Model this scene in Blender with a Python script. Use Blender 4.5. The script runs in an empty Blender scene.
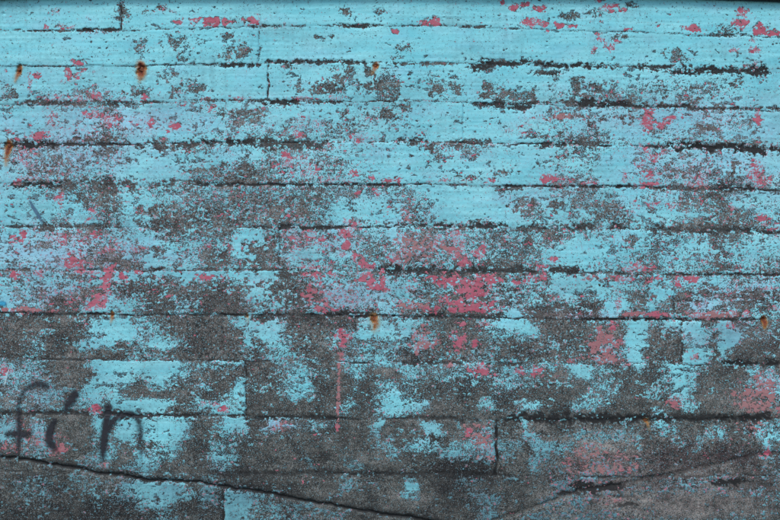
import bpy, math, random
import numpy as np

# ------------------------------------------------------------------ camera, sky, sun, exposure
sc = bpy.context.scene
C = sc.collection
S = 0.0045            # metres on the wall per unit of the wall's own survey grid
ZC = 1.42             # eye height
DIST = 3.6

cam_d = bpy.data.cameras.new('camera')
cam = bpy.data.objects.new('camera', cam_d); C.objects.link(cam)
cam.location = (0, -DIST, ZC)
cam.rotation_euler = (math.radians(90), 0, 0)
cam_d.sensor_width = 36.0
cam_d.lens = 36.0 * DIST / (780 * S)
cam_d.clip_start = 0.05
cam_d.clip_end = 800
sc.camera = cam

SUN_EL, SUN_AZ = math.radians(52), math.radians(-28)
world = bpy.data.worlds.new("World"); sc.world = world
world.use_nodes = True
wn = world.node_tree.nodes; wl = world.node_tree.links
bg = wn.get('Background') or wn.new('ShaderNodeBackground')
sky = wn.new('ShaderNodeTexSky')
sky.sky_type = 'NISHITA'; sky.sun_disc = False
sky.sun_elevation = SUN_EL
sky.sun_rotation = math.radians(180) - SUN_AZ
sky.dust_density = 2.0
wl.new(sky.outputs[0], bg.inputs[0]); bg.inputs[1].default_value = 0.15

sun_d = bpy.data.lights.new('sun', 'SUN'); sun_d.energy = 1.5
sun_d.angle = math.radians(14); sun_d.color = (1.0, 0.97, 0.93)
sun = bpy.data.objects.new('sun', sun_d); C.objects.link(sun)
# light travels towards +Y (onto the wall), down, slightly to the right
sun.rotation_euler = (math.radians(90) - SUN_EL, 0, SUN_AZ)
sun.location = (-3, -6, 8)

sc.view_settings.view_transform = 'Standard'
sc.view_settings.look = 'None'
sc.view_settings.gamma = 1.0
sc.view_settings.use_curve_mapping = False
sc.view_settings.exposure = 0.85

# ------------------------------------------------------------------ survey grid of the wall face
X0, X1, Y0, Y1 = -120.0, 900.0, -9.0, 562.0
H = 0.6
NX = int((X1 - X0) / H) // 2 * 2 + 1
NY = int((Y1 - Y0) / H) // 2 * 2 + 1
gx = X0 + np.arange(NX) * H
gy = Y0 + np.arange(NY) * H
GX, GY = np.meshgrid(gx, gy)
rng = np.random.default_rng(11)

def fnoise(lx, ly, seed):
    """band-limited gaussian noise, correlation length lx, ly grid units, unit variance"""
    r = np.random.default_rng(seed)
    w = r.standard_normal((NY, NX))
    F = np.fft.rfft2(w)
    ky = np.fft.fftfreq(NY, H)[:, None]; kx = np.fft.rfftfreq(NX, H)[None, :]
    q = (kx * lx) ** 2 + (ky * ly) ** 2
    n = np.fft.irfft2(F * np.exp(-q * 4.0), (NY, NX))
    return (n - n.mean()) / n.std()

def uniform(n):
    """map a field to its rank, 0..1"""
    s = np.sort(n.ravel()[::37])
    return np.searchsorted(s, n) / len(s)

def sample(grid, x, y):
    """smooth sampling of a coarse array at fractional indices"""
    h, w = grid.shape
    x = np.clip(x, 0, w - 1.001); y = np.clip(y, 0, h - 1.001)
    i = x.astype(int); j = y.astype(int)
    fx = x - i; fy = y - j
    fx = fx * fx * (3 - 2 * fx); fy = fy * fy * (3 - 2 * fy)
    a = grid[j, i] * (1 - fx) + grid[j, i + 1] * fx
    b = grid[j + 1, i] * (1 - fx) + grid[j + 1, i + 1] * fx
    return a * (1 - fy) + b * fy

# how much of the top coat has come off, one digit for every 45 mm of wall
BARE = """
001001000000221100211100000111110000011211001000001100011222321110000000000111
101012111000220121221100000101110122113211000000011021122332321111000111000222
111122111111221111111000021111111122111121101100001111111112111111111122112211
110111112211231212231123310001021110011111201000001101111111213210000100000111
211111111211222213442334210001001111002123310000101000000112221221001111111222
221121111111223333432334321000000101112222101111122100011111221111012332221222
111112322222332112221124441233333333224222232221343344332233332111343444444431
211121221223321134331222112132211333235511343111222122354211233332333333333421
222232223322112222562311111332213445247523355512344333243245453455455555443321
343455555555443323443322321331225553256722345321466653354256566654456555544432
444566666666554433455443444454444333335543232233366654344355677655455544444433
433224444566454434454456664334444345545454222122232233455554454543443454554432
333444444565443344444345555455555555544543222223344344455455444455444555565432
334445445665544334344555455555555555444443222222334444545566554455555555444432
466876555556433456676565547677766555454545666655654433456667556544566667776765
466555555565433334444343335555556544433333464256334322334555444455455455444433
355655655555433233444545666665555655433323332333232233455455222455555565444443
345666665554322223455667886655556654533323344333333222344555212345555666544555
457777886698645755786777876666666666776664334545443334466666433455555666778665
444444556677444654665666666665676656455555532211225544455566554455556677765444
345434446777544455666666676766766444444466543223322456434554665455556767744555
334445544566554578677777777777765434444456542121222366324535566434444444785545
344556655676544568787776556666676666555467766677762334564566566554567776777665
344556766765554467666664225665656556555456666665566565776465544344566557776555
444565556666554444556554224566655556666666666666666666544333454456554444565444
444444556665454334557774126754444446666666666666656666433333444556555544445455
455555556656763344457775227775666666667666566766777766544445555666555566665666
666555666555322222113222211156565556568767887788888777644564555666566666666666
455545555455676676447888733477775555554455666777765555544444445564555554466555
455565557774567887878888643377775555554545666777766765554433554774347477667775
445577775335457775467888853247765555554556666777766664577788443663666234667765
777777766655466776677675445788888888765577788888764345876667447752777677777455
788888887423355668889995433368888777544535668777743334788876666326443373266666
887768887552345567779998442366777555334536667777655544788777677338766347217667
886588885337765434689997376556777665665555667778767777767777667337885457217777
887688887777656678889998676556678866555677777776667777777777773387787337377887
656668888421211113564644577655578855554355555555665566544335666237733346788888
555667888433355323577888888765466875578855655666665556777446677777644578888556
666656785445477545775884467764588886865566777777765567777765677777634588877655
766555755454888887768764478864578886865466777788867788888766567776734788888655
666656555553322228755455288888888856764344488888558544777555688888775588887776
888888887665445557886443188888888887765556888888888688888888888872788888888888
457558888435324323478643383466666678838888448778668848888888777784578877688766
457558888546345333578755484555578888858788448777667845888666556687667767477754
666558888765757854688557848888887788854844558655455595455666666688877748888837
776668886546774564787446888888788857777578874455455795566777666788888788888846
788888876557654578887657888888888885688878888888778795667877665688888888888876
777777766677777778887888888888888888888888888888888796777655666688888877777766
776667765667433224675567888888888756788834888666887777766555677667666666688777
776667887666554323464483456678888888888835888775567877766666666656666666666666
888778888777775445786783356666667888888878888887658888666666666666666666667677
888878888888887766787883456666666678888888888888558866666666666666666666676778
""".split()
CURVE = np.array([0.015, 0.04, 0.085, 0.15, 0.25, 0.40, 0.60, 0.81, 0.935, 0.985])
bare = np.array([[CURVE[int(c)] for c in (row + row[-1] * 78)[:78]] for row in BARE])
# carry the same wear on past the surveyed stretch (mirrored) so that the wall goes on to both sides
bare = np.pad(bare, ((1, 6), (16, 16)), mode='reflect')
wx = fnoise(16, 12, 1) * 2.2 + fnoise(6, 5, 2) * 1.6
wy = fnoise(16, 12, 3) * 1.6 + fnoise(6, 5, 4) * 1.2

# ------------------------------------------------------------------ board joints left by the formwork
JOINTS = [
 ([0, 120, 270, 450, 640, 780], [31, 30, 26.5, 26.5, 32.5, 37]),
 ([0, 140, 250, 390, 480, 600, 700, 780], [67, 65, 64, 63, 64, 66, 69.5, 72.5]),
 ([0, 50, 150, 270, 400, 480, 600, 700, 780], [106.5, 105, 102.5, 101.5, 101.5, 103, 105.5, 108, 111]),
 ([0, 50, 200, 400, 540, 640, 780], [144, 144, 143, 142.5, 144, 146.5, 149.5]),
 ([0, 195, 400, 550, 640, 780], [184.5, 184.5, 185, 186.3, 187, 190]),
 ([0, 250, 400, 600, 780], [227, 227.3, 227.5, 229, 233]),
 ([0, 200, 400, 600, 780], [270, 270.5, 271.5, 273, 275.5]),
 ([0, 200, 330, 420, 600, 780], [313.5, 314.5, 315.5, 317, 319, 319.5]),
 ([0, 150, 300, 420, 600, 780], [359, 360, 362, 363.5, 364, 364]),
 ([0, 100, 200, 330, 600, 780], [413, 414, 416, 419, 419, 418]),
 ([0, 200, 450, 600, 780], [472, 473, 475, 477, 475]),
 ([0, 780], [541, 543]),
]
JSTR = [.45, .38, .5, .65, .62, .58, .52, .75, .6, .55, .62, .4]     # how open each joint is
jy = [np.interp(gx + 0, a, b) for a, b in JOINTS]
wob = fnoise(30, 500, 5)[0] * .5 + fnoise(6, 500, 6)[0] * .35
course = np.zeros((NY, NX), int)
for y in jy: course += (GY > (y + wob)[None, :]).astype(int)

# vertical butt joints: x, y from, y to, strength
BUTTS = [(122, -9, 30, .9), (259, 27, 64, .4), (268.5, 64, 101, .8), (408, 102, 142, .25), (463, 103, 143, .25),
         (325, 143, 184, .25), (279.5, 228, 270, .7), (246, 361, 416, .8), (497, 420, 477, 1.3), (674, 298, 320, .7),
         (682, 320, 363, .8), (618, 273, 318, .2), (224, 487, 541, .8), (560, 420, 476, .12), (-60, 66, 105, .6),
         (-85, 228, 270, .7), (-40, 361, 414, .5), (850, 108, 148, .5), (880, 276, 320, .7), (835, 420, 476, .6), (810, 32, 70, .4)]

# wear follows the boards: read the survey a little inside each board, never across its edges
sy = np.zeros((NY, NX)); sx = np.zeros((NY, NX))
for y in jy:
    yy = GY - (y + wob)[None, :]
    sy += np.where(np.abs(yy) < 9, np.sign(yy) * 4.5 * (1 - np.abs(yy) / 9), 0)
for (x, a, b, s_) in BUTTS:
    xx = GX - x
    sx += np.where((np.abs(xx) < 11) & (GY > a) & (GY < b), np.sign(xx) * 6 * (1 - np.abs(xx) / 11) * min(1, s_ * 1.6), 0)
B = sample(bare, (GX + sx + wx - 5) / 10 + 16, (GY + sy + wy * .5 - 5) / 10 + 1)
B *= np.interp(GY, [70, 110, 260, 330], [1, .86, .90, 1])
B = 1 / (1 + np.exp(-(1.32 * np.log((B + .004) / (1.004 - B)) - .08)))
def per_board(n):
    o = np.zeros_like(n)
    for k in range(len(JOINTS) + 1):
        o = np.where(course == k, np.roll(n, 97 * k + 31, axis=1), o)
    return o
depth = np.zeros((NY, NX))       # + is towards the viewer, metres
D = np.zeros((NY, NX))           # black algae and dirt
r2 = random.Random(5)
for k in range(len(JOINTS) + 1):
    row = course == k
    cuts = sorted([b[0] for b in BUTTS if k == int(np.searchsorted([np.interp(b[0], *J) for J in JOINTS], (b[1] + b[2]) / 2))])
    edges = [-1e4] + cuts + [1e4]
    for a, b in zip(edges[:-1], edges[1:]):
        m = row & (GX > a) & (GX <= b)
        tilt = r2.uniform(-.0015, .0015)
        top = jy[k - 1] if k > 0 else jy[0] - 33
        depth[m] += r2.uniform(-.0018, .0018) + (tilt * ((GY - top[None, :]) / 40 - .5))[m]
jn = [uniform(fnoise(9, 9, 40))[100], uniform(fnoise(25, 25, 41))[200]]
for k, (y, s) in enumerate(zip(jy, JSTR)):
    yy = GY - (y + wob)[None, :]
    mod = (.35 + .9 * np.roll(jn[0], 137 * k) * (.4 + np.roll(jn[1], 211 * k)))[None, :]
    g = np.exp(-(yy / .85) ** 2) * s * mod
    depth -= .0045 * g
    B = np.maximum(B, np.clip(g * 1.35, 0, 1))
    D = np.maximum(D, np.clip(g * 1.5, 0, 1))
for (x, a, b, s) in BUTTS:
    m = (GY > a) & (GY < b)
    xx = GX - x - fnoise(500, 8, int(x) + 900)[:, :1] * .7
    g = np.exp(-(xx / (.6 + .6 * s)) ** 2) * s * m * (.5 + .6 * uniform(fnoise(4, 4, int(x) + 950))[:, :1])
    depth -= .008 * g
    B = np.maximum(B, np.clip(g * 1.2, 0, 1)); D = np.maximum(D, np.clip(g * 1.3, 0, 1))

n3, n6, n12 = fnoise(2.2, 2.0, 21), fnoise(5, 4, 22), fnoise(11, 8, 23)
edge_wob = .26 * n3 + .28 * n6 + .22 * fnoise(.9, .8, 24)
def blob(cx, cy, rx, ry, soft=.5, wobk=1.0):
    """window slices and a soft irregular elliptical mask"""
    m = 1.9
    i0 = max(0, int((cx - rx * m - 4 - X0) / H)); i1 = min(NX, int((cx + rx * m + 4 - X0) / H) + 2)
    j0 = max(0, int((cy - ry * m - 4 - Y0) / H)); j1 = min(NY, int((cy + ry * m + 4 - Y0) / H) + 2)
    sl = (slice(j0, j1), slice(i0, i1))
    d = np.sqrt(((GX[sl] - cx) / rx) ** 2 + ((GY[sl] - cy) / ry) ** 2)
    return sl, np.clip((1 + soft / 2 - d + edge_wob[sl] * wobk) / soft, 0, 1)
def band(x0, x1, y, h, soft=.7, wobk=1.1):
    cx, rx = (x0 + x1) / 2, (x1 - x0) / 2
    i0 = max(0, int((x0 - 8 - X0) / H)); i1 = min(NX, int((x1 + 8 - X0) / H) + 2)
    j0 = max(0, int((y - h * 2.4 - 5 - Y0) / H)); j1 = min(NY, int((y + h * 2.4 + 5 - Y0) / H) + 2)
    sl = (slice(j0, j1), slice(i0, i1))
    ex = np.clip(np.abs(GX[sl] - cx) - rx + 3 + 3.5 * n6[sl], 0, None) / 7
    ey = np.abs(GY[sl] - y - n12[sl] * h * .15) / h
    d = np.sqrt(ex ** 2 + ey ** 2)
    return sl, np.clip((1 + soft / 2 - d + edge_wob[sl] * wobk) / soft, 0, 1)

# dark bare runs along the joints: x from, x to, y, half height, darkness
RUNS = [(78,120,30,1.6,.9),(255,277,26,1.6,.6),(340,372,25,1.8,.7),(460,485,26.5,1,.4),(715,736,35,1.5,.5),(30,78,31,.8,.4),
 (222,258,65,2,.7),(270,362,62,2,.8),(400,450,63.5,1.5,.5),(475,490,66,5,.8),(488,545,63.5,3.0,.9),(545,568,66,2,.8),(573,612,66,2.8,.9),
 (536,556,73,1.8,.6),(637,672,67,2.8,.8),(670,764,71,3.2,.85),(754,765,72,5.5,.9),(22,130,103,2.5,.55),(130,160,101.5,1,.5),(192,265,100,1,.4),
 (262,295,102,2.4,.9),(310,345,102,1.4,.7),(480,510,104,3,.75),(510,528,107,3,.75),(530,600,102.5,1.8,.5),(580,627,104,4.2,.9),(636,692,106,2,.8),
 (690,778,108.5,1.5,.5),(17,49,144,4.2,.95),(48,120,144.5,1.2,.8),(78,120,139,3,.25),(140,148,147,3,.5),(156,165,146,4,.5),(177,200,145,4,.7),
 (200,255,142,3,.85),(262,323,144.5,5,.7),(400,420,141,3,.7),(423,436,147,5,.4),(452,463,144.5,5,.5),(462,486,142,2.4,.6),(540,565,145,2.4,.8),
 (570,600,142.5,3,.5),(645,666,147,1.5,.8),(670,702,146,3.4,.95),(700,746,148,4,.95),(744,782,149.5,4.4,.95),(700,714,129,2.6,.5),
 (10,30,185,2.6,.9),(30,62,185,3.2,.9),(62,78,185,4.5,.5),(92,115,185,8,.35),(125,136,184,5,.45),(152,170,186,3,.4),(165,200,181,2,.6),
 (200,262,184.5,1.6,.9),(262,400,184.6,1.4,.9),(500,515,188.5,3,.4),(500,645,186.2,1.1,.8),(640,690,187.5,1.5,.5),(660,715,188.5,2,.5),
 (722,732,188.5,4,.8),(746,756,188.5,3,.8),(10,36,227,1,.7),(37,60,228,2.6,.5),(60,102,227,2.6,.5),(146,186,227,3.6,.35),(255,350,227.4,1.8,.9),
 (286,295,226,3,.6),(400,446,225.5,3.3,.8),(449,503,226,2.6,.8),(520,546,229.5,5,.6),(545,556,229,2,.6),(554,566,230.5,4.4,.35),(574,592,227,4,.7),
 (612,623,227,4.2,.8),(650,666,230,4,.6),(664,681,228,6,.7),(688,700,228.5,4,.6),(705,727,230,6,.7),(725,741,230,3,.7),(742,753,231,3,.8),
 (764,782,232.5,3,.8),(0,35,270,1.4,.5),(108,128,266,4,.15),(155,165,269,2,.7),(200,280,269.5,1,.5),(280,300,273,5,.5),(378,400,271,4,.85),
 (405,472,271,3.8,.75),(470,532,270.5,3.6,.75),(554,580,270,3.4,.8),(580,625,272,1.5,.6),(625,650,274,1.8,.6),(650,780,274.5,1.2,.8),(717,728,268,5,.5),
 (0,50,315,1.4,.7),(40,116,314.5,2,.6),(200,240,315,2,.6),(255,322,318,3.6,.6),(310,346,314,3,.85),(345,371,313,4,.8),(375,400,315.5,1,.9),
 (400,422,318,2,.7),(420,441,315,4,.9),(430,500,316.5,2.6,.7),(528,556,313,7,.5),(556,595,309,4,.35),(580,700,319.2,1.5,.95),(700,762,319.5,1.5,.9),
 (400,462,363,1.8,.7),(495,520,364,1.8,.6),(726,741,364,3.6,.95),(744,756,363.5,3,.9),(764,776,364,3,.9),(0,95,413,2,.85),(95,116,413,3.4,.85),
 (120,165,416,2.4,.85),(165,200,416,1.8,.8),(200,246,415.5,1.2,.7),(250,340,418,2.2,.8),(400,455,418.5,2,.7),(455,476,420,4,.8),(508,645,418.5,4.6,.95),
 (640,722,418,4,.85),(718,768,417,3.6,.95),(220,400,473,3,.6),(400,497,474,3,.7),(590,660,477.2,.9,.8),(714,743,482,3.6,.95),(740,766,484,3.6,.5),
 (575,619,488,4.6,.95),(560,580,494,3,.8),(622,636,497,2.5,.6),(622,634,505,2.5,.8),(430,440,440,4,.7),(-140,-60,144,3,.9),(-70,0,228,3,.8),
 (-130,-20,314,2,.8),(-120,0,416,3,.9),(800,920,150,4,.9),(790,860,232,3,.8),(800,930,319,2,.9),(790,930,418,4,.9)]
for (a, b, y, h, k) in RUNS:
    sl, m = band(a, b, y, h)
    B[sl] = np.maximum(B[sl], m * .83)
    D[sl] = np.maximum(D[sl], m * k)
    depth[sl] -= m * .0025 * k

# patches where the coat has come away down to the concrete: x, y, rx, ry, amount
PATCH = [(140,48,6,5,.6),(178,43,9,6,.7),(184,60,4,2,.6),(230,37,6,3,.6),(243,53,6,6,.8),(228,55,5,6,.6),(320,38,4,2,.7),(332,37,2,2,.6),(345,11,4,4,.7),(380,13,4,3,.6),
(405,48,6,3,.5),(398,57,4,3,.5),(615,38,5,2.5,.7),(625,37,3,2,.6),(675,57,6,6,.6),(725,30,8,3,.7),(572,16,7,2.5,.6),(595,13,6,4,.6),(632,5,4,2,.6),(124,12,4,7,.8),(147,12,4,2,.7),(160,7,5,2,.7),
(85,90,8,5,.6),(5,95,8,8,.5),(140,92,12,4,.6),(172,75,8,5,.5),(178,89,10,3.5,.9),(192,88,8,3,.8),(172,95,4,3,.6),(203,88,6,4,.7),(285,67,6,4,.7),(298,87,5,5,.8),(335,67,5,5,.7),
(345,77,6,7,.7),(328,87,14,5,.9),(318,91,8,3,.8),(338,83,8,7,.8),(368,72,6,6,.9),(374,88,14,5.5,.9),(390,90,8,4,.8),(395,85,6,5,.6),(438,88,7,6,.8),(453,86,6,5,.8),(432,82,6,4,.6),
(490,95,12,5,.8),(505,93,10,4,.7),(490,87,5,4,.6),(531,95,8,3.5,.8),(525,98,5,2,.7),(578,88,5,8,.8),(585,97,12,4,.8),(594,87,7,4,.8),(597,102,8,5,.8),(605,98,6,5,.8),(620,103,8,5,.9),
(664,90,4,7,.7),(700,90,12,4,.6),(690,100,10,3,.5),(735,84,5,3,.7),(710,110,10,3,.6),(230,113,13,4,.9),(252,113,8,4,.8),(345,112,4,4,.6),(388,114,8,5,.8),(372,117,6,3,.6),(404,107,4,5,.7),
(570,117,22,2.2,.7),(620,117,14,2,.8),(710,129,8,3,.8),(700,126,6,2,.7),(625,124,5,2,.6),(590,124,4,2,.7),(545,137,12,2.5,.7),(565,135,8,3,.6),(90,139,14,3,.6),(110,136,8,2,.5),(235,123,12,2,.7),
(25,158,10,6,.5),(60,165,12,4,.5),(43,172,14,3,.5),(105,152,8,4,.5),(145,147,4,5,.8),(162,147,4,6,.8),(186,147,10,4,.8),(125,163,5,3,.5),(192,172,8,3,.6),(212,172,10,5,.8),(240,168,10,9,.95),
(233,178,8,5,.9),(253,176,12,6,.7),(264,170,5,4,.6),(564,155,7,3,.6),(735,168,6,5,.9),(683,173,8,4,.7),(672,178,5,4,.6),(465,179,8,3,.7),(502,173,5,2.5,.8),(440,179,6,2.5,.5),
(85,196,10,8,.6),(104,195,9,12,.85),(110,206,6,6,.6),(162,190,9,4,.7),(137,193,4,5,.6),(187,186,6,4,.7),(162,219,13,12,.95),(180,222,8,8,.8),(142,211,4,4,.6),(195,213,6,8,.7),(104,218,6,7,.6),
(205,215,10,12,.7),(222,218,12,10,.7),(238,206,10,7,.8),(250,212,8,5,.7),(270,205,12,8,.85),(303,205,10,8,.9),(285,200,8,4,.7),(318,190,10,4,.6),(300,195,6,4,.6),(235,190,8,4,.8),(332,204,4,3,.9),
(523,207,9,5,.9),(534,204,6,4,.9),(557,206,7,5,.8),(583,207,8,4,.7),(715,205,9,10,.95),(685,200,10,5,.6),(605,213,12,4,.6),(595,206,8,3,.6),(115,262,10,6,.9),(160,250,6,6,.6),(90,248,10,4,.5),
(178,257,4,8,.6),(222,258,8,9,.9),(210,262,6,8,.7),(262,255,14,10,.9),(272,248,7,10,.9),(250,262,8,6,.9),(245,243,5,3,.6),(430,260,6,4,.6),(525,240,8,6,.8),(557,238,6,6,.6),(500,243,12,6,.5),
(630,243,5,5,.7),(715,245,8,5,.7),(718,262,6,8,.7),(640,262,6,8,.5),(60,297,12,5,.8),(73,300,9,5,.8),(45,298,6,4,.6),(118,292,6,5,.7),(130,292,10,5,.9),(155,292,12,9,.9),(165,303,10,7,.8),
(145,303,8,4,.7),(190,290,8,6,.7),(215,285,12,8,.85),(210,300,8,8,.8),(228,298,12,8,.9),(238,305,8,8,.8),(280,288,12,8,.85),(290,300,12,10,.8),(270,300,8,8,.6),(508,300,8,4,.8),(545,300,12,8,.8),
(587,303,8,5,.9),(590,297,6,3,.7),(640,297,8,8,.9),(685,298,6,6,.9),(671,307,5,5,.8),(705,293,8,6,.85),(718,290,6,4,.8),(752,298,14,6,.85),(700,303,6,6,.7)]
for (cx, cy, rx, ry, k) in PATCH:
    sl, m = blob(cx, cy, rx * 1.05, ry * 1.05, soft=.8, wobk=1.5)
    B[sl] = np.maximum(B[sl], m * (.35 + .57 * k))
    D[sl] = np.maximum(D[sl], m * .30 * k)

# running cracks (polyline, half width, darkness)
CRACKS = [([-150,-60,0,50,100,140,200,260,330,400,430,470], [430,446,456,463,473,479,482.5,492,505,517,522,530], 1.6, 1.0),
          ([470,500,545,580,620,650,700,740,760,800,930], [530,519,505,491,486,478.5,468,460,455,450,440], 2.4, .42)]
for xs, ys, hw, k in CRACKS:
    c = np.interp(gx, xs, ys) + fnoise(22, 500, 61)[0] * .5 + fnoise(4, 500, 62)[0] * .35
    inside = (gx >= xs[0]) & (gx <= xs[-1])
    yy = GY - c[None, :]
    wv = hw * (.75 + .45 * uniform(fnoise(12, 500, 63))[0])[None, :]
    g = np.exp(-(yy / wv) ** 2) * inside[None, :]
    depth -= g * .015 * k
    depth += np.where((yy > 0) & (yy < 60) & inside[None, :], .006 * np.exp(-yy / 30), 0) * k
    B = np.maximum(B, g); D = np.maximum(D, np.clip(g * 1.2, 0, 1) * k)
    g2 = np.exp(-((yy + 3.5) / 4.0) ** 2) * inside[None, :] * (.55 if k > .9 else 1.3 * jn[1][None, :]) * k
    B = np.maximum(B, g2 * 1.2); D = np.maximum(D, g2)

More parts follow.
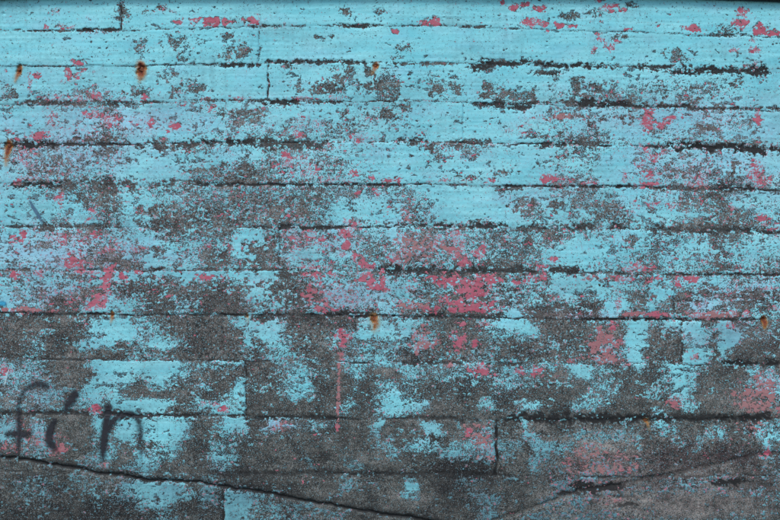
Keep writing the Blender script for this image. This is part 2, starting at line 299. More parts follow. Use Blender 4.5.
# the older pink coat where it shows: x, y, rx, ry, amount, faded
PINK = [(55,11,6,2.5,.5),(46,26,3,2,.8),(60,26,5,3,.5),(72,28,4,2,.5),(88,16,3,2,.4),(95,32,16,1.6,.5),(181,22,4,3.5,.9),(195,21,5,3,.8),(213,21,8,3.5,1),
(227,21,6,4,1),(253,21,7,3.5,1),(163,10,5,3,.5),(172,12,4,2,.4),(222,1,3,2,.5),(284,23,2,1.5,.7),(394,31,4,2.5,.9),(382,13,3,3,.4),(425,22,5,3,1),(434,22,5,3,1),
(502,2,2,2.5,1),(513,8,5,2.5,1),(525,5,3,2.5,1),(539,9,6,3,1),(531,22,9,4,1),(545,24,5,3,1),(560,26,4,2,1),(570,26,5,2,1),(548,31,3,1.5,.9),(600,1,3,2,.6),
(606,8,4,3,.9),(614,6,5,2,.8),(610,12,4,2,.8),(622,10,2,2,.7),(628,29,6,1.5,.8),(658,26,2,2,1),(670,27,1.5,1.5,.8),(684,27,3,2,.8),(693,29,8,3,1),(742,12,5,3.5,1),
(736,22,5,3,.8),(743,24,6,4,1),(754,26,4,4,1),(760,31,6,3,1),(770,33,8,2.5,1),(597,34,3,2,.7),(601,40,3,2,.7),(594,49,3,3,1),(605,44,3,2,.6),(610,47,4,3,.7),
(617,41,4,2,.6),(735,51,5,2.5,.7),(755,49,7,3,.8),(752,41,4,2,.5),(748,66,8,3,.5),(757,63,4,3,.5),(77,63,9,4,.8),(67,72,4,6,.8),(84,70,6,4,.8),(76,76,4,4,.6),
(35,75,4,3,.8),(30,83,1.5,4,.5),(6,71,2,2,.6),(62,81,3,2,.6),(255,65,3,2,.4),(93,95,6,5,.7),(80,99,20,3,.5),(55,98,8,3,.5),(143,98,4,2,.6),(125,99,8,2,.4),
(30,90,2,4,.5),(95,115,8,5,.7),(110,120,12,6,.5),(52,118,6,5,.5),(48,113,5,8,.3),(205,98,10,2,.7),(240,98,10,2,.5),(300,98,15,2,.5),(335,98,8,2,.5),(210,108,5,3,.7),
(180,103,8,3,.3),(648,112,5,5,1),(648,122,5,5,.8),(668,119,6,3,.8),(682,117,4,3,.8),(758,116,3,6,.9),(760,125,2,5,.8),(540,118,6,3,.4),(565,117,18,2.5,.7,1),
(36,136,9,4,1),(18,140,4,2,.8),(174,125,5,3,.9),(105,124,5,4,.6),(150,123,8,3,.5),(52,122,4,4,.5),(10,130,4,3,.4),(75,128,30,6,.3),(150,128,30,7,.3),
(300,122,8,5,.4),(317,122,5,3,.4),(299,136,5,2.5,.7),(319,127,4,6,.4),(286,155,6,5,.7),(295,158,8,3,.6),(362,138,10,5,.4),(525,128,6,10,.4),(509,131,4,3,.4),
(645,125,4,5,.9),(660,125,5,3,.8),(670,121,4,3,.8),(648,150,5,6,.6),(652,157,8,5,.8),(665,151,4,4,.5),(641,146,4,3,.6),(25,155,8,8,.35),(642,165,6,5,.6),
(628,176,6,6,.5),(650,176,8,5,.5),(645,185,6,2.5,.9),(656,185,5,2,.9),(695,186,14,3,.7,.8),(757,173,8,8,.8),(757,184,8,4,.8),(770,181,4,4,.6),(700,177,6,4,.4),
(60,197,4,6,.9),(17,182,4,2.5,.9),(25,163,4,3,.6),(25,178,12,2,.5),(316,172,4,8,.8),(308,172,6,5,.5),(330,179,3,4,.5),(353,174,4,3,.8),(372,178,3,3,.8),
(392,180,7,2.5,1),(300,165,25,8,.35),(345,180,12,4,.4),(376,192,5,4,.5),(357,194,3,3,.5),(440,180,10,3,.5,.8),(465,180,6,2,.4),(491,180,4,3,.6),(545,180,5,5,1),
(555,180,12,5,.5),(570,181,8,4,.4),(530,185,3,2,.6),(590,183,8,2,.5),(93,211,3,3,.9),(87,220,3.5,3,1),(60,203,3,4,.8),(24,234,4,4,.8),(16,240,4,4,.7),
(60,237,6,5,.6),(80,235,15,5,.3),(353,222,7,5,.8),(297,218,2,2,.5),(310,236,12,6,.5),(290,236,8,6,.5),(346,233,6,5,.9),(405,215,6,14,.4,.8),(410,238,12,6,.6,1),
(455,235,8,6,.6),(440,240,10,6,.5,.5),(652,205,5,3,.6),(675,206,4,3,.7),(686,211,3,3,.6),(664,221,4,3,.6),(731,209,2.5,4,.7),(764,220,6,5,.8),(775,230,6,5,.6),
(633,205,5,6,.4),(20,240,4,3,.7),(62,241,5,4,.7),(110,249,10,3,.7),(140,249,8,2.5,.6),(70,254,4,3,.6),(75,261,8,6,1),(82,269,5,4,.9),(15,275,5,4,1),(40,274,4,3,.8),
(108,274,5,7,1),(122,277,4,3,1),(137,272,5,2,.9),(95,272,6,2,.7),(209,246,3,3,.8),(230,247,3,3,.7),(207,277,9,3,1),(222,277,6,2,.6),(310,267,9,2,1),(325,268,5,2,.7),
(314,275,12,3,1),(345,245,5,4,1),(344,255,4,4,.8),(355,256,4,4,.8),(363,264,4,4,1),(371,267,4,3,1),(365,276,7,5,1),(382,280,4,7,1),(392,258,5,6,.7),(300,245,20,8,.3),
(320,243,6,4,.5),(405,250,10,10,.6,.9),(430,245,20,8,.6,.9),(455,250,8,10,.8,.4),(465,262,5,5,.9),(480,250,6,8,.7),(425,255,15,8,.4,.8),(543,268,5,3,.7),(552,258,5,3,.5),
(530,276,6,2,.7),(626,270,6,3,.8,.8),(640,268,10,5,.5),(657,277,5,3,.9),(669,267,3,2,.8),(735,270,5,3,.4),(452,280,11,5,1.2),(488,280,10,5,1.2),(470,285,14,5,1),
(470,295,12,6,.9),(460,305,10,5,1),(485,307,12,4,1.2),(470,309,20,3,1.2),(430,310,8,3,1),(410,305,12,6,.8,1),(409,288,8,4,.5),(445,300,6,5,.6),(497,300,4,4,.6),
(482,292,8,4,.9),(517,283,5,2.5,.9),(525,281,4,2,.8),(535,279,4,2,.7),(543,277,3,2.5,.9),(433,278,4,3,.8),(318,283,6,3,.8),(325,303,4,4,.7),(323,310,6,3,1),
(335,310,4,2,.9),(370,283,5,5,1),(378,288,3,5,.8),(385,290,4,3,.8),(310,292,3,8,.6),(330,295,20,10,.35,.4),(350,300,15,8,.3,.4),(100,300,8,6,1),(92,305,5,5,.8),
(106,285,4,5,.8),(108,292,3,3,.8),(20,310,16,2,.9,.8),(40,311,15,2,.6,.6),(85,309,8,2,.8),(144,306,3,2,.6),(596,278,10,2,.7,.7),(620,278,12,2.5,.7),(650,281,3,2,.9),
(677,284,4,4,.9),(692,280,6,3,.9),(680,274,5,2,.6),(618,300,3,12,.6,1),(630,314,12,2.5,.8,.7),(655,315,8,2.5,1),(668,315,6,2,.9),(700,315,13,3.5,.9,.7),
(725,315,13,3.5,.8,1),(745,314,6,2.5,.9),(770,288,4,2,.5),(778,308,6,2,.6),(341,337,7,5,1),(341,345,4,5,.8),(341,330,3,4,.7),(341,355,2,8,.8,.5),
(339.5,372,1.5,14,.72,1),(338.5,398,1.5,16,.72,1),(338,418,1.6,10,.75,.9),(338,427,2,4,1.1),(422,338,6,12,.6,1),(424,344,10,6,.8,.8),(460,344,6,5,.9),(464,338,4,5,.8),
(454,336,5,4,.6),(474,344,3,4,.6),(461,325,3,3,.6),(485,325,6,3,.4,.5),(597,345,8,8,.9,.8),(603,338,8,10,.8,.8),(608,352,6,8,.8,.7),(613,327,4,4,1),(618,345,4,8,.6,.5),
(600,358,10,3,.6,.9),(731,325,5,4,.7),(697,355,4,5,.7,.7),(480,370,11,5,1),(470,371,5,3,1),(490,366,4,3,.9),(448,365,6,2.5,.8,.8),(520,371,5,4,.7),(538,371,5,4,.7),
(575,363,6,3,.6,.6),(610,362,12,3,.8,.9),(630,364,6,3,.7,.6),(5,373,4,5,.8),(12,371,3,3,.6),(765,385,16,10,.6,.8),(755,395,20,6,.7,.9),(675,400,6,4,.6,.6),
(224,408,4,4,1),(216,405,6,3,.6),(205,404,5,2,.4),(95,410,5,4,.9),(85,412,5,2,.6),(280,425,10,5,.45,1),(469,430,4,6,.8),(489,437,4,4,.9),(475,426,12,3,.5,1),
(480,440,8,8,.5,.9),(760,407,20,7,.7,1),(745,405,10,8,.5,.9),(768,417,4,2,.7),(673,404,5,4,.7,.5),(40,440,15,10,.4,.7),(15,425,8,6,.3,.6),(55,450,8,6,.5,.6),
(40,443,6,4,.6),(10,447,8,5,.5,.7),(752,425,15,8,.3,1),(768,453,4,3,1),(768,448,2,4,.6),(590,455,15,10,.4,1),(590,468,20,6,.5,1),(620,460,12,8,.4,1),(485,450,8,8,.5,1),
(625,470,5,3,.6,.7),(610,500,12,5,.3,1),(590,485,20,5,.4,1),(105,466,4,3,.5,.7),
(-40,95,20,6,.6),(-80,170,12,9,.7),(-110,260,20,8,.6),(-30,300,12,6,.8),(-70,350,16,8,.5,.8),(-60,25,14,4,.9),(830,30,14,4,.9),(860,130,16,8,.6),(820,250,14,8,.7),(880,300,24,5,.9),
(840,390,20,10,.6,.8),(900,200,14,8,.5)]
P = np.zeros((NY, NX)); FADE = np.zeros((NY, NX))
for p in PINK:
    cx, cy, rx, ry, k = p[:5]; fd = p[5] if len(p) > 5 else 0
    sl, m = blob(cx, cy, rx, ry, soft=.9 if k < .7 else .55)
    B[sl] = np.maximum(B[sl], np.clip(m * (k * 1.0 - .14), 0, .95 if k > 1.05 else .86))
    P[sl] = np.maximum(P[sl], np.clip(m * k * 1.0, 0, .98 if k > 1.05 else .88))
    FADE[sl] = np.maximum(FADE[sl], fd * np.clip(m * 1.5, 0, 1))
    if k >= .9: D[sl] *= 1 - .8 * m
# faint scatter of pink grains through the middle courses
scat = np.clip(np.interp(GY, [0, 70, 100, 300, 330, 580], [.02, .03, .055, .055, .01, .0]), 0, 1) * (.35 + 1.0 * uniform(fnoise(45, 22, 70)))
P = np.maximum(P, scat)

P *= 1 - .85 * np.clip(D * 1.1, 0, 1)
for (cx, cy, rx, ry, k) in [(690, 506, 150, 17, .95), (618, 455, 42, 20, .90), (720, 452, 36, 10, .95), (655, 460, 25, 13, .95), (745, 400, 40, 16, .8), (530, 390, 50, 18, .3), (300, 445, 90, 20, .93)]:
    B = np.maximum(B, k * np.exp(-(((GX - cx) / rx) ** 2 + ((GY - cy) / ry) ** 2) ** 2))
# ------------------------------------------------------------------ tones of the bare concrete
T = np.interp(GY, [0, 200, 300, 420, 520, 580], [.49, .48, .445, .41, .325, .30])
TB = [(120,505,130,20,-.20),(465,490,45,35,-.16),(680,505,115,22,.26),(620,450,42,26,.24),(745,405,45,28,.14),(725,455,34,9,-.25),(655,462,26,14,-.16),
      (455,467,30,9,-.14),(300,385,50,22,-.03),(60,340,40,18,-.06),(280,505,90,10,.05),(545,455,40,20,.08),(560,500,50,12,.10),(30,440,60,20,.12),(440,385,90,12,-.03),
      (285,430,35,8,.1),(190,490,30,25,.04),(40,500,40,16,.05)]
for (cx, cy, rx, ry, a) in TB:
    T += a * np.exp(-(((GX - cx) / rx) ** 2 + ((GY - cy) / ry) ** 2) ** 1.2)
T += (.05 * fnoise(30, 18, 71) + .05 * fnoise(9, 6, 72) + .03 * fnoise(3.5, 3, 75)) * np.interp(GY, [400, 470], [1, 1.2])
# weathering film on the turquoise coat
DULL = np.interp(GY, [0, 90, 300, 400, 440, 480, 580], [0, .06, .10, .16, .40, .74, .9])
for (cx, cy, rx, ry, a) in [(140,490,34,16,-.15),(405,488,14,12,-.5),(765,438,14,14,-.5),(712,435,8,14,-.4),(232,500,10,16,-.1),(155,445,25,22,-.3),(215,452,16,12,-.25),
      (90,290,90,22,.15),(60,385,60,25,.28),(740,340,50,22,.30),(345,295,35,14,.12),(420,445,20,15,-.2),(270,492,60,10,-.1),(30,425,35,22,.2),(615,495,60,30,.15)]:
    DULL += a * np.exp(-(((GX - cx) / rx) ** 2 + ((GY - cy) / ry) ** 2))
DULL += .08 * fnoise(26, 14, 73) + .035 * fnoise(2.5, 45, 76) + .045 * per_board(np.repeat(fnoise(90, 400, 77)[:1], NY, 0))
run = uniform(fnoise(7, 5, 78)) * uniform(fnoise(40, 20, 79))
for y in jy:
    yy = y[None, :] - GY
    DULL += .42 * np.where(yy > 0, np.exp(-yy / 6), np.exp(yy / 3)) * run
DULL += .30 * np.clip(per_board(uniform(fnoise(3, 22, 80)) * uniform(fnoise(50, 14, 86))) - .45, 0, 1)
DULL = np.clip(DULL + .16 * np.clip(B - .35, 0, 1), 0, 1)
# lilac cast where the coat has worn thin over the pink
LAV = np.zeros((NY, NX))
for (cx, cy, rx, ry, a) in [(60,150,90,28,.55),(70,255,90,25,.6),(60,295,60,16,.5),(345,297,45,14,.6),(120,120,120,16,.4),(690,120,110,20,.4),(700,165,90,22,.4),
      (740,295,50,14,.5),(730,335,50,18,.25),(330,240,45,16,.3),(575,315,35,5,.8),(700,305,16,7,.7),(30,390,45,20,.4),(280,425,25,7,.8),(-60,200,60,150,.4),(850,220,60,150,.4),(560,195,60,15,.25),(25,425,30,20,.3)]:
    LAV = np.maximum(LAV, a * np.exp(-(((GX - cx) / rx) ** 2 + ((GY - cy) / ry) ** 2)))
LAV = np.clip(LAV + .07 * fnoise(14, 8, 74), 0, 1)

# pits where form ties rusted out: x, y, rx, ry
PITS = [(19,70,2.6,4.5),(141,69,4.2,4.5),(375,66,3.2,3.2),(8,146,3.4,5),(112,314,1.6,2.6),(373,319,2.6,3.0),(764,321,2.8,4.5),(646,421,3.5,2.2),(247,315,1.6,2)]
for (x, y, rx, ry) in PITS:
    d = np.sqrt(((GX - x) / rx) ** 2 + ((GY - y) / ry) ** 2) - .25 * n3
    m = np.clip(1.35 - d, 0, 1)
    depth -= m * .012
    B = np.maximum(B, np.clip(m * 2.0, 0, 1)); D = np.maximum(D, np.clip(m * 1.0, 0, .6)); P *= 1 - np.clip(m * 2, 0, 1)

# ------------------------------------------------------------------ flaking thresholds
NB = uniform(.42 * per_board(fnoise(9, 5.5, 30)) + .55 * fnoise(4.2, 3.2, 31) + .72 * fnoise(2.5, 1.6, 32) + .34 * fnoise(1.2, 1.05, 33) + .25 * fnoise(14, 1.8, 34))
NP = uniform(.36 * fnoise(5.5, 4, 35) + .52 * fnoise(2.2, 1.6, 36) + .62 * fnoise(1.05, .9, 37))
FB = NB - B
beads = (np.abs(GY - 418.5 - .8 * n12) < 1.6) & (GX > 500) & (GX < 660) & (fnoise(1.8, 1.8, 38) > 1.25)
FB = np.where(beads, .2, FB)
FP = np.minimum(P - NP, .12 - FB)

HAZE = np.clip(P * .9 + .20 * np.exp(-(((GX - 680) / 120) ** 2 + ((GY - 480) / 45) ** 2) ** 2) + (.10 + .25 * LAV) * np.interp(GY, [60, 110, 330, 420], [0, 1, 1, .3]), 0, 1)
# relief of the concrete itself: board grain, sand, bug holes
depth += .00028 * fnoise(40, 1.8, 81) + .0006 * fnoise(22, 12, 82) + .00018 * fnoise(2.2, 2.0, 83)
holes = fnoise(2.0, 2.0, 84)
depth -= .004 * np.clip(holes - 2.6, 0, 1)
depth -= .0010 * np.clip(B - .5, 0, .5)
dc = depth[::2, ::2]                      # the concrete is meshed at half this density; paint rides exactly on it
def up(a):
    o = np.zeros((NY, NX)); o[::2, ::2] = a
    o[1::2, ::2] = (a[:-1] + a[1:]) / 2
    o[:, 1::2] = (o[:, :-1:2] + o[:, 2::2]) / 2
    return o
dsurf = up(dc)

# ------------------------------------------------------------------ mesh building
def wx_(x): return (x - 390.0) * S
def wz_(y): return ZC + (260.0 - y) * S

def mesh_from(name, co, loops, starts, attrs, mat, smooth=True):
    me = bpy.data.meshes.new(name)
    me.vertices.add(len(co)); me.vertices.foreach_set('co', co.astype(np.float32).ravel())
    me.loops.add(len(loops)); me.loops.foreach_set('vertex_index', loops.astype(np.int32))
    me.polygons.add(len(starts)); me.polygons.foreach_set('loop_start', starts.astype(np.int32))
    me.polygons.foreach_set('use_smooth', np.full(len(starts), smooth))
    for k, v in attrs.items():
        a = me.attributes.new(k, 'FLOAT', 'POINT'); a.data.foreach_set('value', v.astype(np.float32))
    me.update(calc_edges=True); me.validate()
    me.materials.append(mat)
    return me

def link(name, me, parent=None):
    o = bpy.data.objects.new(name, me); C.objects.link(o)
    if parent: o.parent = parent
    return o

def sheet(name, F, off, attrs, mat, parent, lift_edge=.00015):
    """contour the field F > 0 into a coat of real thickness 'off' lying on the concrete"""
    ny, nx = F.shape
    ins = F > 0
    c = [ins[:-1, :-1], ins[:-1, 1:], ins[1:, 1:], ins[1:, :-1]]
    case = c[0] * 1 + c[1] * 2 + c[2] * 4 + c[3] * 8
    ids = np.full((ny, nx), -1, np.int64); ids[ins] = np.arange(ins.sum())
    n0 = int(ins.sum())
    hx = ins[:, :-1] != ins[:, 1:]; hid = np.full(hx.shape, -1, np.int64); hid[hx] = n0 + np.arange(hx.sum()); n1 = n0 + int(hx.sum())
    vx = ins[:-1] != ins[1:]; vid = np.full(vx.shape, -1, np.int64); vid[vx] = n1 + np.arange(vx.sum())
    th = (F[:, :-1] / (F[:, :-1] - F[:, 1:] + 1e-12))[hx]
    tv = (F[:-1] / (F[:-1] - F[1:] + 1e-12))[vx]
    def comp(A):
        a = A[ins]
        h = (A[:, :-1][hx] * (1 - th) + A[:, 1:][hx] * th)
        v = (A[:-1][vx] * (1 - tv) + A[1:][vx] * tv)
        return np.concatenate([a, h, v])
    px, py, dd = comp(GX), comp(GY), comp(dsurf)
    o = off(F)[ins] if callable(off) else np.full(n0, off)
    o = np.concatenate([o, np.full(len(th) + len(tv), lift_edge)])
    co = np.stack([wx_(px), -(dd + o), wz_(py)], 1)
    corner = [ids[:-1, :-1], ids[:-1, 1:], ids[1:, 1:], ids[1:, :-1]]
    edge = [hid[:-1], vid[:, 1:], hid[1:], vid[:, :-1]]
    loops, sizes = [], []
    for k in range(1, 16):
        m = case == k
        if not m.any(): continue
        polys = []
        if k in (5, 10):
            for q in range(4):
                if k >> q & 1: polys.append([('c', q), ('e', q), ('e', (q + 3) % 4)])
        else:
            p = []
            for q in range(4):
                if k >> q & 1: p.append(('c', q))
                if (k >> q & 1) != (k >> ((q + 1) % 4) & 1): p.append(('e', q))
            polys.append(p)
        for p in polys:
            arr = np.stack([(corner if t == 'c' else edge)[q][m] for t, q in p], 1)[:, ::-1]
            loops.append(arr.ravel()); sizes.append(np.full(len(arr), arr.shape[1]))
    loops = np.concatenate(loops); sizes = np.concatenate(sizes)
    starts = np.concatenate([[0], np.cumsum(sizes)[:-1]])
    return link(name, mesh_from(name, co, loops, starts, {k: comp(v) for k, v in attrs.items()}, mat), parent)

# ------------------------------------------------------------------ materials
def new_mat(name):
    m = bpy.data.materials.new(name); m.use_nodes = True
    nt = m.node_tree; b = nt.nodes.get('Principled BSDF')
    return m, nt, b
class N:
    def __init__(s, nt): s.nt = nt; s.co = nt.nodes.new('ShaderNodeTexCoord')
    def attr(s, k):
        n = s.nt.nodes.new('ShaderNodeAttribute'); n.attribute_name = k; return n.outputs['Fac']
    def noise(s, scale, detail=3, rough=.6, stretch=(1, 1, 1)):
        n = s.nt.nodes.new('ShaderNodeTexNoise'); n.inputs['Scale'].default_value = scale
        n.inputs['Detail'].default_value = detail; n.inputs['Roughness'].default_value = rough
        mp = s.nt.nodes.new('ShaderNodeMapping'); mp.inputs['Scale'].default_value = stretch
        s.nt.links.new(s.co.outputs['Object'], mp.inputs[0]); s.nt.links.new(mp.outputs[0], n.inputs['Vector'])
        return n.outputs['Fac']
    def val(s, x, sock):
        if isinstance(x, (int, float)): sock.default_value = x
        elif isinstance(x, tuple): sock.default_value = (*x, 1)
        else: s.nt.links.new(x, sock)
    def math(s, op, a, b=0.0, clamp=False):
        n = s.nt.nodes.new('ShaderNodeMath'); n.operation = op; n.use_clamp = clamp
        s.val(a, n.inputs[0]); s.val(b, n.inputs[1]); return n.outputs[0]
    def madd(s, a, k, c):
        n = s.nt.nodes.new('ShaderNodeMath'); n.operation = 'MULTIPLY_ADD'
        s.val(a, n.inputs[0]); s.val(k, n.inputs[1]); s.val(c, n.inputs[2]); return n.outputs[0]
    def ramp(s, a, lo, hi):
        n = s.nt.nodes.new('ShaderNodeMapRange'); n.interpolation_type = 'SMOOTHSTEP'
        s.val(a, n.inputs[0]); n.inputs[1].default_value = lo; n.inputs[2].default_value = hi; return n.outputs[0]
    def mix(s, f, a, b, mode='MIX'):
        n = s.nt.nodes.new('ShaderNodeMix'); n.data_type = 'RGBA'; n.blend_type = mode
        s.val(f, n.inputs[0]); s.val(a, n.inputs[6]); s.val(b, n.inputs[7]); return n.outputs[2]
    def cramp(s, f, stops):
        n = s.nt.nodes.new('ShaderNodeValToRGB'); e = n.color_ramp.elements
        while len(e) < len(stops): e.new(.5)
        for el, (p, c) in zip(e, stops): el.position = p; el.color = (*c, 1)
        s.val(f, n.inputs[0]); return n.outputs[0]
    def bump(s, h, strength, dist, bsdf):
        n = s.nt.nodes.new('ShaderNodeBump'); n.inputs['Strength'].default_value = strength; n.inputs['Distance'].default_value = dist
        s.nt.links.new(h, n.inputs['Height']); s.nt.links.new(n.outputs[0], bsdf.inputs['Normal'])

# bare concrete
M_con, nt, bs = new_mat('weathered_concrete'); n = N(nt)
tone = n.attr('tone'); grime = n.attr('grime')
fine = n.noise(210, 4, .75); mid = n.noise(60, 4, .65); big = n.noise(9, 3, .6); grain = n.noise(30, 3, .6, (.25, 1, 2.4))
t = n.madd(fine, 2.1, n.madd(mid, .8, n.madd(grain, .25, n.madd(big, .2, -1.675))))
t = n.math('ADD', tone, t)
col = n.cramp(t, [(0, (.008, .009, .010)), (.25, (.026, .027, .027)), (.5, (.064, .065, .063)), (.75, (.15, .15, .145)), (1, (.27, .27, .255))])
warm = n.noise(14, 3, .6)
col = n.mix(n.math('MULTIPLY', n.math('MULTIPLY', n.ramp(warm, .45, .7), n.ramp(tone, .44, .56)), .8), col, n.mix(1.0, col, (1.05, .97, .95), 'MULTIPLY'))
col = n.mix(n.math('SUBTRACT', 1.0, n.math('MULTIPLY', n.ramp(tone, .42, .58), .45)), col, n.mix(1.0, col, (.94, 1.02, .97), 'MULTIPLY'))
worn = n.attr('worn'); lavc = n.attr('lilac'); dulc = n.attr('dull')
rs = n.madd(n.noise(190, 2, .55), 1.0, n.madd(n.noise(90, 3, .6), .45, n.madd(worn, -.20, -.105)))
rcol = n.mix(lavc, n.mix(dulc, (.14, .44, .54), (.08, .17, .20)), (.27, .30, .40))
col = n.mix(n.math('MULTIPLY', n.ramp(rs, .562, .595), .75), col, rcol)
col = n.mix(n.math('MULTIPLY', n.attr('rosy'), n.ramp(mid, .36, .58)), col, n.mix(.6, col, (.21, .095, .105)))
peb = n.noise(240, 1, .5)
col = n.mix(n.math('MULTIPLY', n.ramp(peb, .665, .70), .7), col, (.22, .27, .28))
pit = n.noise(150, 2, .5)
col = n.mix(n.math('MULTIPLY', n.ramp(n.math('SUBTRACT', 1.0, pit), .60, .645), .85), col, (.008, .010, .012))
col = n.mix(n.math('MULTIPLY', grime, n.ramp(n.math('ADD', n.madd(fine, 1.4, n.madd(mid, .8, -1.1)), n.math('MULTIPLY', grime, .55)), .05, .42)), col, (.010, .011, .012))
nt.links.new(col, bs.inputs['Base Color']); bs.inputs['Roughness'].default_value = .93
bs.inputs['Specular IOR Level'].default_value = .25
n.bump(n.madd(fine, 1.0, n.madd(mid, 1.2, 0.0)), .55, .003, bs)

# turquoise top coat
M_blue, nt, bs = new_mat('peeling_turquoise_paint'); n = N(nt)
dull = n.attr('dull'); lav = n.attr('lilac')
big = n.noise(3.2, 4, .6); streak = n.noise(20, 4, .6, (.22, 1, 1.6)); fine = n.noise(240, 4, .7); mid = n.noise(70, 4, .65)
col = n.mix(n.ramp(n.madd(streak, .6, n.madd(big, .5, -.05)), .3, .72), (.108, .405, .470), (.188, .490, .535))
col = n.mix(n.math('MULTIPLY', lav, .85), col, (.235, .385, .535))
col = n.mix(n.math('MULTIPLY', n.attr('rosy'), n.ramp(mid, .30, .62)), col, n.mix(.5, col, (.33, .20, .29)))
d2 = n.math('ADD', dull, n.madd(mid, .7, n.madd(fine, .5, -.60)), True)
col = n.mix(d2, col, (.055, .135, .165))
spk = n.ramp(n.madd(fine, .75, n.madd(mid, .35, 0.0)), .64, .74)
col = n.mix(n.math('MULTIPLY', spk, .65), col, (.09, .16, .18))
worn = n.attr('worn')
cs = n.madd(n.noise(185, 2, .55), 1.0, n.madd(n.noise(70, 3, .6), .5, n.madd(n.ramp(worn, 0.0, .5), .17, -.25)))
ccol = n.mix(n.ramp(n.math('ADD', n.noise(60, 2, .6), n.math('MULTIPLY', n.attr('rosy'), .35)), .58, .64), (.034, .035, .035), (.27, .085, .115))
col = n.mix(n.math('MULTIPLY', n.ramp(cs, .658, .680), .92), col, ccol)
pale = n.ramp(n.noise(300, 3, .6), .62, .72)
col = n.mix(n.math('MULTIPLY', pale, .35), col, (.30, .60, .66))
nt.links.new(col, bs.inputs['Base Color']); bs.inputs['Roughness'].default_value = .8
bs.inputs['Specular IOR Level'].default_value = .3
n.bump(n.madd(fine, 1.0, n.madd(mid, 1.0, n.madd(streak, .35, 0.0))), .22, .0025, bs)

# pink undercoat
M_pink, nt, bs = new_mat('faded_pink_paint'); n = N(nt)
fade = n.attr('fade')
fine = n.noise(240, 4, .7); mid = n.noise(60, 4, .65); big = n.noise(8, 3, .6)
col = n.mix(n.ramp(n.madd(mid, .6, n.madd(big, .5, -.05)), .35, .68), (.265, .052, .085), (.335, .100, .145))
f2 = n.math('ADD', n.math('MULTIPLY', fade, .8), n.madd(mid, .8, n.madd(fine, .6, -.58)), True)
col = n.mix(f2, col, (.215, .122, .122))
col = n.mix(n.math('MULTIPLY', n.ramp(fine, .60, .72), .5), col, (.10, .075, .078))
nt.links.new(col, bs.inputs['Base Color']); bs.inputs['Roughness'].default_value = .75
bs.inputs['Specular IOR Level'].default_value = .25
n.bump(n.madd(fine, .8, n.madd(mid, 1.0, 0.0)), .45, .002, bs)

def stain_mat(name, stops, rough=.85, grit=.8):
    """thin stain or overspray: covers only where its density beats the grit of the surface"""
    m, nt, bs = new_mat(name); n = N(nt)
    den = n.attr('cover')
    fine = n.noise(260, 3, .7); mid = n.noise(80, 3, .6)
    g = n.madd(fine, grit, n.madd(mid, grit * .6, -.8 * grit))
    a = n.ramp(n.math('ADD', den, g), .02, .95)
    col = n.cramp(n.math('ADD', den, n.madd(mid, .5, -.25)), stops)
    nt.links.new(col, bs.inputs['Base Color']); nt.links.new(a, bs.inputs['Alpha'])
    bs.inputs['Roughness'].default_value = rough; bs.inputs['Specular IOR Level'].default_value = .2
    return m
M_rust = stain_mat('rust_stain', [(0, (.40, .36, .15)), (.45, (.36, .17, .045)), (.75, (.15, .042, .02)), (1, (.035, .012, .009))])
M_spray = stain_mat('sprayed_black_paint', [(0, (.022, .024, .030)), (1, (.014, .016, .021))], .7)
M_white = stain_mat('white_paint', [(0, (.30, .42, .46)), (1, (.36, .50, .54))], .6)
M_teal = stain_mat('bright_blue_paint', [(0, (.03, .23, .38)), (1, (.03, .26, .42))], .6)
M_slate = stain_mat('slate_blue_paint', [(0, (.06, .13, .20)), (1, (.05, .11, .17))], .7)

M_iron, nt, bs = new_mat('rusted_iron'); n = N(nt)
col = n.cramp(n.noise(260, 4, .7), [(.3, (.018, .010, .009)), (.5, (.10, .030, .014)), (.7, (.30, .11, .03))])
nt.links.new(col, bs.inputs['Base Color']); bs.inputs['Roughness'].default_value = .9
n.bump(n.noise(300, 4, .7), .8, .002, bs)

M_cap, nt, bs = new_mat('dark_weathered_coping'); n = N(nt)
col = n.cramp(n.noise(40, 5, .7), [(.3, (.006, .007, .007)), (.55, (.018, .019, .018)), (.75, (.05, .05, .045))])
nt.links.new(col, bs.inputs['Base Color']); bs.inputs['Roughness'].default_value = .95
n.bump(n.noise(120, 4, .7), .7, .004, bs)

M_gnd, nt, bs = new_mat('asphalt'); n = N(nt)
col = n.cramp(n.noise(160, 5, .75), [(.3, (.022, .022, .022)), (.55, (.05, .05, .05)), (.75, (.10, .098, .094))])
nt.links.new(col, bs.inputs['Base Color']); bs.inputs['Roughness'].default_value = .95
n.bump(n.noise(200, 4, .7), .8, .006, bs)

# ------------------------------------------------------------------ ground
gm = bpy.data.meshes.new('ground')
gm.from_pydata([(-300, -300, 0), (300, -300, 0), (300, 300, 0), (-300, 300, 0)], [], [(0, 1, 2, 3)])
gm.materials.append(M_gnd)
ground = link('ground', gm); ground['kind'] = 'structure'

# ------------------------------------------------------------------ the wall
wall = bpy.data.objects.new('painted_wall', None); C.objects.link(wall)
wall['label'] = 'board-marked concrete wall with turquoise paint peeling off pink paint and grey concrete'
wall['category'] = 'wall'; wall['kind'] = 'thing'

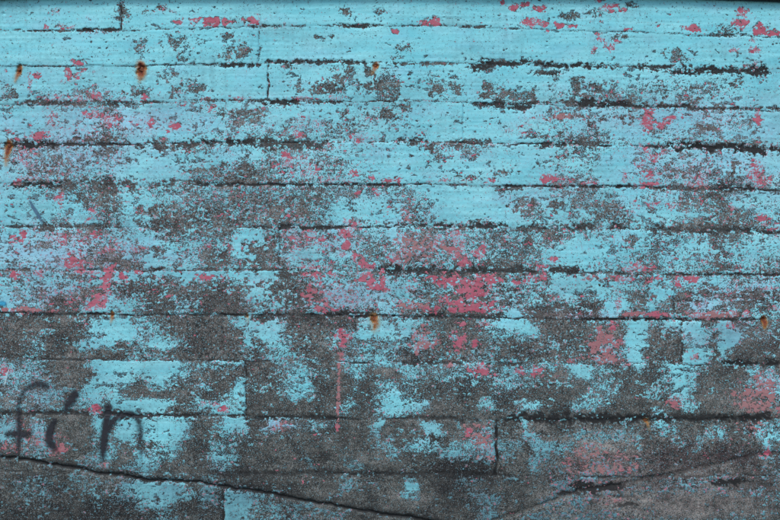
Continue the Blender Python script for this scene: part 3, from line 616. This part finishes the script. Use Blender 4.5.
# concrete body: detailed face, plus sides, back and foot so that it is a solid wall 0.3 m thick
cy, cx = dc.shape
gxc, gyc = GX[::2, ::2], GY[::2, ::2]
co = np.stack([wx_(gxc), -dc, wz_(gyc)], 2).reshape(-1, 3)
idx = np.arange(cy * cx).reshape(cy, cx)
quads = np.stack([idx[:-1, :-1], idx[1:, :-1], idx[1:, 1:], idx[:-1, 1:]], 2).reshape(-1, 4)
nb = len(co)
xL, xR, zT, zB = wx_(gx[0]), wx_(gx[-1]), wz_(gy[0]), wz_(gy[-1])
ring_t, ring_b, ring_l, ring_r = idx[0], idx[-1], idx[:, 0], idx[:, -1]
extra, faces = [], []
def back(ids, dy=.30):
    b = nb + sum(len(e) for e in extra)
    e = co[ids].copy(); e[:, 1] = dy; extra.append(e)
    return b + np.arange(len(ids))
for ring, flip in ((ring_t, False), (ring_b, True), (ring_l, True), (ring_r, False)):
    k = back(ring)
    q = np.stack([ring[:-1], ring[1:], k[1:], k[:-1]], 1)
    faces.append(q[:, ::-1] if flip else q)
b = nb + sum(len(e) for e in extra)
extra.append(np.array([[xL, .30, zT], [xR, .30, zT], [xR, .30, zB], [xL, .30, zB]]))
faces.append(np.array([[b, b + 1, b + 2, b + 3]]))
co2 = np.concatenate([co] + extra)
quads = np.concatenate([quads] + faces)
def pad(a, v): return np.concatenate([a[::2, ::2].ravel(), np.full(len(co2) - nb, v)])
body = link('concrete_body', mesh_from('concrete_body', co2, quads.ravel(), np.arange(len(quads)) * 4,
            {'tone': pad(np.clip(T, 0, 1), .45), 'grime': pad(np.clip(np.maximum(D, .75 * np.clip(1 - B / .5, 0, 1) * np.clip(1 - P * 3, 0, 1)), 0, 1), .1), 'worn': pad(np.clip(B, 0, 1), .9), 'lilac': pad(LAV, 0), 'rosy': pad(HAZE, 0), 'dull': pad(DULL, .8)}, M_con), wall)

# the pink coat below, the turquoise coat above it: true films with feathered, broken edges
sheet('pink_paint', FP, .0004, {'fade': FADE}, M_pink, wall)
curl = .0002 * np.clip(fnoise(5, 4, 91), 0, 2)
def blue_off(F): return .0007 + curl * np.clip(.25 - F, 0, .25) * 4
sheet('turquoise_paint', FB, blue_off, {'dull': DULL, 'lilac': LAV, 'worn': np.clip(B, 0, 1), 'rosy': HAZE}, M_blue, wall)

# ------------------------------------------------------------------ stains, lettering, marks (thin films on top)
def stroke(pts, w, k, soft=.55):
    """density of a stroke: pts (x, y, width scale, opacity)"""
    out = np.zeros((NY, NX))
    for (a, b) in zip(pts[:-1], pts[1:]):
        ax, ay = a[:2]; bx, by = b[:2]
        wa = a[2] if len(a) > 2 else 1; wb = b[2] if len(b) > 2 else 1
        ka = a[3] if len(a) > 3 else 1; kb = b[3] if len(b) > 3 else 1
        R = w * 2.5
        i0 = max(0, int((min(ax, bx) - R - X0) / H)); i1 = min(NX, int((max(ax, bx) + R - X0) / H) + 2)
        j0 = max(0, int((min(ay, by) - R - Y0) / H)); j1 = min(NY, int((max(ay, by) + R - Y0) / H) + 2)
        sl = (slice(j0, j1), slice(i0, i1))
        L2 = (bx - ax) ** 2 + (by - ay) ** 2 + 1e-9
        t = np.clip(((GX[sl] - ax) * (bx - ax) + (GY[sl] - ay) * (by - ay)) / L2, 0, 1)
        d = np.hypot(GX[sl] - ax - t * (bx - ax), GY[sl] - ay - t * (by - ay)) / (w * (wa + (wb - wa) * t))
        v = np.clip((1.0 + soft - d) / (2 * soft), 0, 1) ** 1.3 * (ka + (kb - ka) * t) * k
        out[sl] = np.maximum(out[sl], v)
    return out
def film(name, den, off, mat, parent):
    return sheet(name, den - .04, off, {'cover': den}, mat, parent, lift_edge=off)
def smooth(pts, n=5):
    pts = [tuple(p) + (1,) * (4 - len(p)) for p in pts]
    out = []
    for i in range(len(pts) - 1):
        p0, p1, p2, p3 = pts[max(i - 1, 0)], pts[i], pts[i + 1], pts[min(i + 2, len(pts) - 1)]
        for q in range(n):
            t = q / n
            out.append(tuple(.5 * (2 * b + (c - a) * t + (2 * a - 5 * b + 4 * c - d) * t * t + (3 * b - a - 3 * c + d) * t ** 3) for a, b, c, d in zip(p0, p1, p2, p3)))
    out.append(pts[-1]); return out

f_den = np.maximum(stroke(smooth([(47,386.5,1.1,.7),(40,383.5,1.1,.8),(30,386,1,.65),(22,395,.9,.55),(18.5,408,.9,.6),(19,420,.9,.7),(19,436,1,.85),(18,454,.8,.5)]), 3.5, .88, .8),
                   stroke(smooth([(6,433,.8,.6),(14,433.5,1,.9),(24,434,1,.9),(31,433,.8,.55)]), 3.6, .88, .8))
i_den = np.maximum(stroke(smooth([(75,394,1,1),(71,400,1.1,1),(66,408,.9,.8)]), 4.0, .95, .75),
                   stroke(smooth([(55,420,.8,.7),(51,428,1,1),(49.5,437,1.1,1),(51,444,1.1,.95),(56,449,.8,.6)]), 3.7, 1.0, .75))
n_den = np.maximum(stroke(smooth([(108,408,1.1,1),(107,418,1,1),(105,432,1.1,1),(103.5,446,1.05,.95),(102.5,460,.7,.5)]), 3.8, .95, .75),
                   stroke(smooth([(107,432,.8,.9),(112,422,1,.95),(120,415.5,1,.95),(130,413.5,1,.9),(137,418,1.1,.75),(140,428,1.15,.62),(140,445,1.1,.5),(141,458,.9,.3)]), 3.5, .88, .8))
for lb, den in (('faint black sprayed letter f with a short cross bar', f_den), ('black sprayed letter i with a slanting accent', i_den), ('black sprayed letter n with a fading right leg', n_den)):
    film('graffiti_letter', den, .0032, M_spray, wall)['label'] = lb
wm = film('paint_mark', stroke([(9,369,.5,.8),(7,376,1,1),(5,384,1,1)], 1.2, .6, .6), .0032, M_white, wall); wm['label'] = 'short white brush mark'
bm_ = film('paint_mark', stroke([(1,303,1,1),(4.5,303.5,1,1)], 2.6, .8, .6), .0032, M_teal, wall); bm_['label'] = 'small bright blue dab of paint'
sm = film('paint_mark', stroke(smooth([(30,201,.8,.7),(33,207,1,.9),(37,213,1,.9),(42,222,.8,.6)]), 1.8, .85, .5), .0032, M_slate, wall); sm['label'] = 'slanting slate blue brush mark'

# rusted form ties: stub of iron in its pit, with the rust it has bled
TIES = [
 (19, 69, 1.5, [(20,68,1,1),(18,74,1,.75),(15.5,80,.9,.45),(14,83,.6,.2)], 2.7, .95),
 (141.5, 68.5, 3.0, [(141,65,1,.95),(141.5,70,1.2,1),(141,75,1.2,.7),(140,81,.8,.3)], 4.2, 1.0),
 (375, 65.5, 1.8, [(376,65,1,1),(374,70,1,.6),(372,74,.7,.3)], 3.0, .85),
 (8, 145, 2.0, [(9,142,.8,.9),(8.5,148,1.1,1),(7,156,1,.75),(6,165,.8,.4)], 3.2, .9),
 (112, 314, 1.0, [(112,313,1,.85),(112,318,1,.75),(111,323,.8,.4)], 1.9, .8),
 (373.5, 319, 1.5, [(374,318,1.1,.9),(375.5,323,1.2,.7),(374.5,329,1,.5)], 4.2, .85),
 (764.5, 320, 1.6, [(764,318,.9,1),(765,323,1.1,.95),(764,328,.7,.5)], 2.6, .9),
 (646, 420.5, 1.7, [(646,420,1,.8),(648,425,.8,.5),(649,430,.6,.35)], 2.4, .8),
 (247, 315, .9, [(247,315,1,.5),(248,319,1,.45),(247,324,.7,.25)], 2.2, .75),
]
def tie_mesh(x, y, r, seed):
    rr = random.Random(seed); NS = 12; rings = [(.010, 1.15), (.0, 1.05), (-.004, 1.0), (-.0062, .8), (-.0066, .35)]
    d = float(dsurf[int((y - Y0) / H), int((x - X0) / H)])
    vs, fs = [], []
    ph = [rr.uniform(.82, 1.15) for _ in range(NS)]
    for yy, k in rings:
        for i in range(NS):
            a = 2 * math.pi * i / NS
            q = r * S * k * ph[i] * rr.uniform(.93, 1.07)
            vs.append((q * math.cos(a), -d + yy + rr.uniform(-.0006, .0006), q * math.sin(a)))
    for j in range(len(rings) - 1):
        for i in range(NS):
            fs.append((j * NS + i, j * NS + (i + 1) % NS, (j + 1) * NS + (i + 1) % NS, (j + 1) * NS + i))
    fs.append(tuple((len(rings) - 1) * NS + i for i in range(NS)))
    me = bpy.data.meshes.new('rusty_bolt'); me.from_pydata(vs, [], fs); me.update(); me.materials.append(M_iron)
    return me
for k, (x, y, r, pts, w, a) in enumerate(TIES):
    t = link('rusty_bolt', tie_mesh(x, y, r, k), wall)
    t.location = (wx_(x), 0, wz_(y))
    s = film('rust_stain', stroke(smooth(pts), w, a, .75), .0034, M_rust, t)
    s.matrix_parent_inverse = t.matrix_basis.inverted()

# coping along the head of the wall, its lower edge sagging a little at both ends
xs = np.arange(X0, X1 + 1, 6.0)
low = np.interp(xs, [X0, 0, 25, 120, 400, 600, 690, 740, 780, X1], [0, .3, -1.0, -3, -4, -2.5, -.4, 1.2, 2.6, 5]) + np.random.default_rng(8).normal(0, .12, len(xs))
prof = []
for x, l in zip(xs, low):
    z0 = wz_(l); z1 = wz_(-9) + .075
    prof.append([(wx_(x), -.012, z0), (wx_(x), -.030, z0 + .004), (wx_(x), -.032, z1 - .01), (wx_(x), -.022, z1), (wx_(x), .33, z1 + .01), (wx_(x), .335, z0 + .05), (wx_(x), .302, z0 + .05), (wx_(x), .302, wz_(-9) + .003), (wx_(x), -.012, wz_(-9) + .003)])
vs = [p for r in prof for p in r]; K = 9; fs = []
for i in range(len(prof) - 1):
    for j in range(K):
        fs.append((i * K + j, (i + 1) * K + j, (i + 1) * K + (j + 1) % K, i * K + (j + 1) % K))
fs += [tuple(range(K))[::-1], tuple((len(prof) - 1) * K + j for j in range(K))]
me = bpy.data.meshes.new('coping'); me.from_pydata(vs, [], fs); me.update(); me.materials.append(M_cap)
link('coping', me, wall)
# plain foot of the wall between the surveyed face and the ground
zb = wz_(gy[-1])
vs = [(xL, -.03, -.05), (xR, -.03, -.05), (xR, .33, -.05), (xL, .33, -.05), (xL, -.03, zb - .006), (xR, -.03, zb - .006), (xR, .33, zb - .006), (xL, .33, zb - .006)]
fs = [(0, 1, 5, 4), (1, 2, 6, 5), (2, 3, 7, 6), (3, 0, 4, 7), (4, 5, 6, 7), (3, 2, 1, 0)]
me = bpy.data.meshes.new('footing'); me.from_pydata(vs, [], fs); me.update(); me.materials.append(M_cap)
link('footing', me, wall)
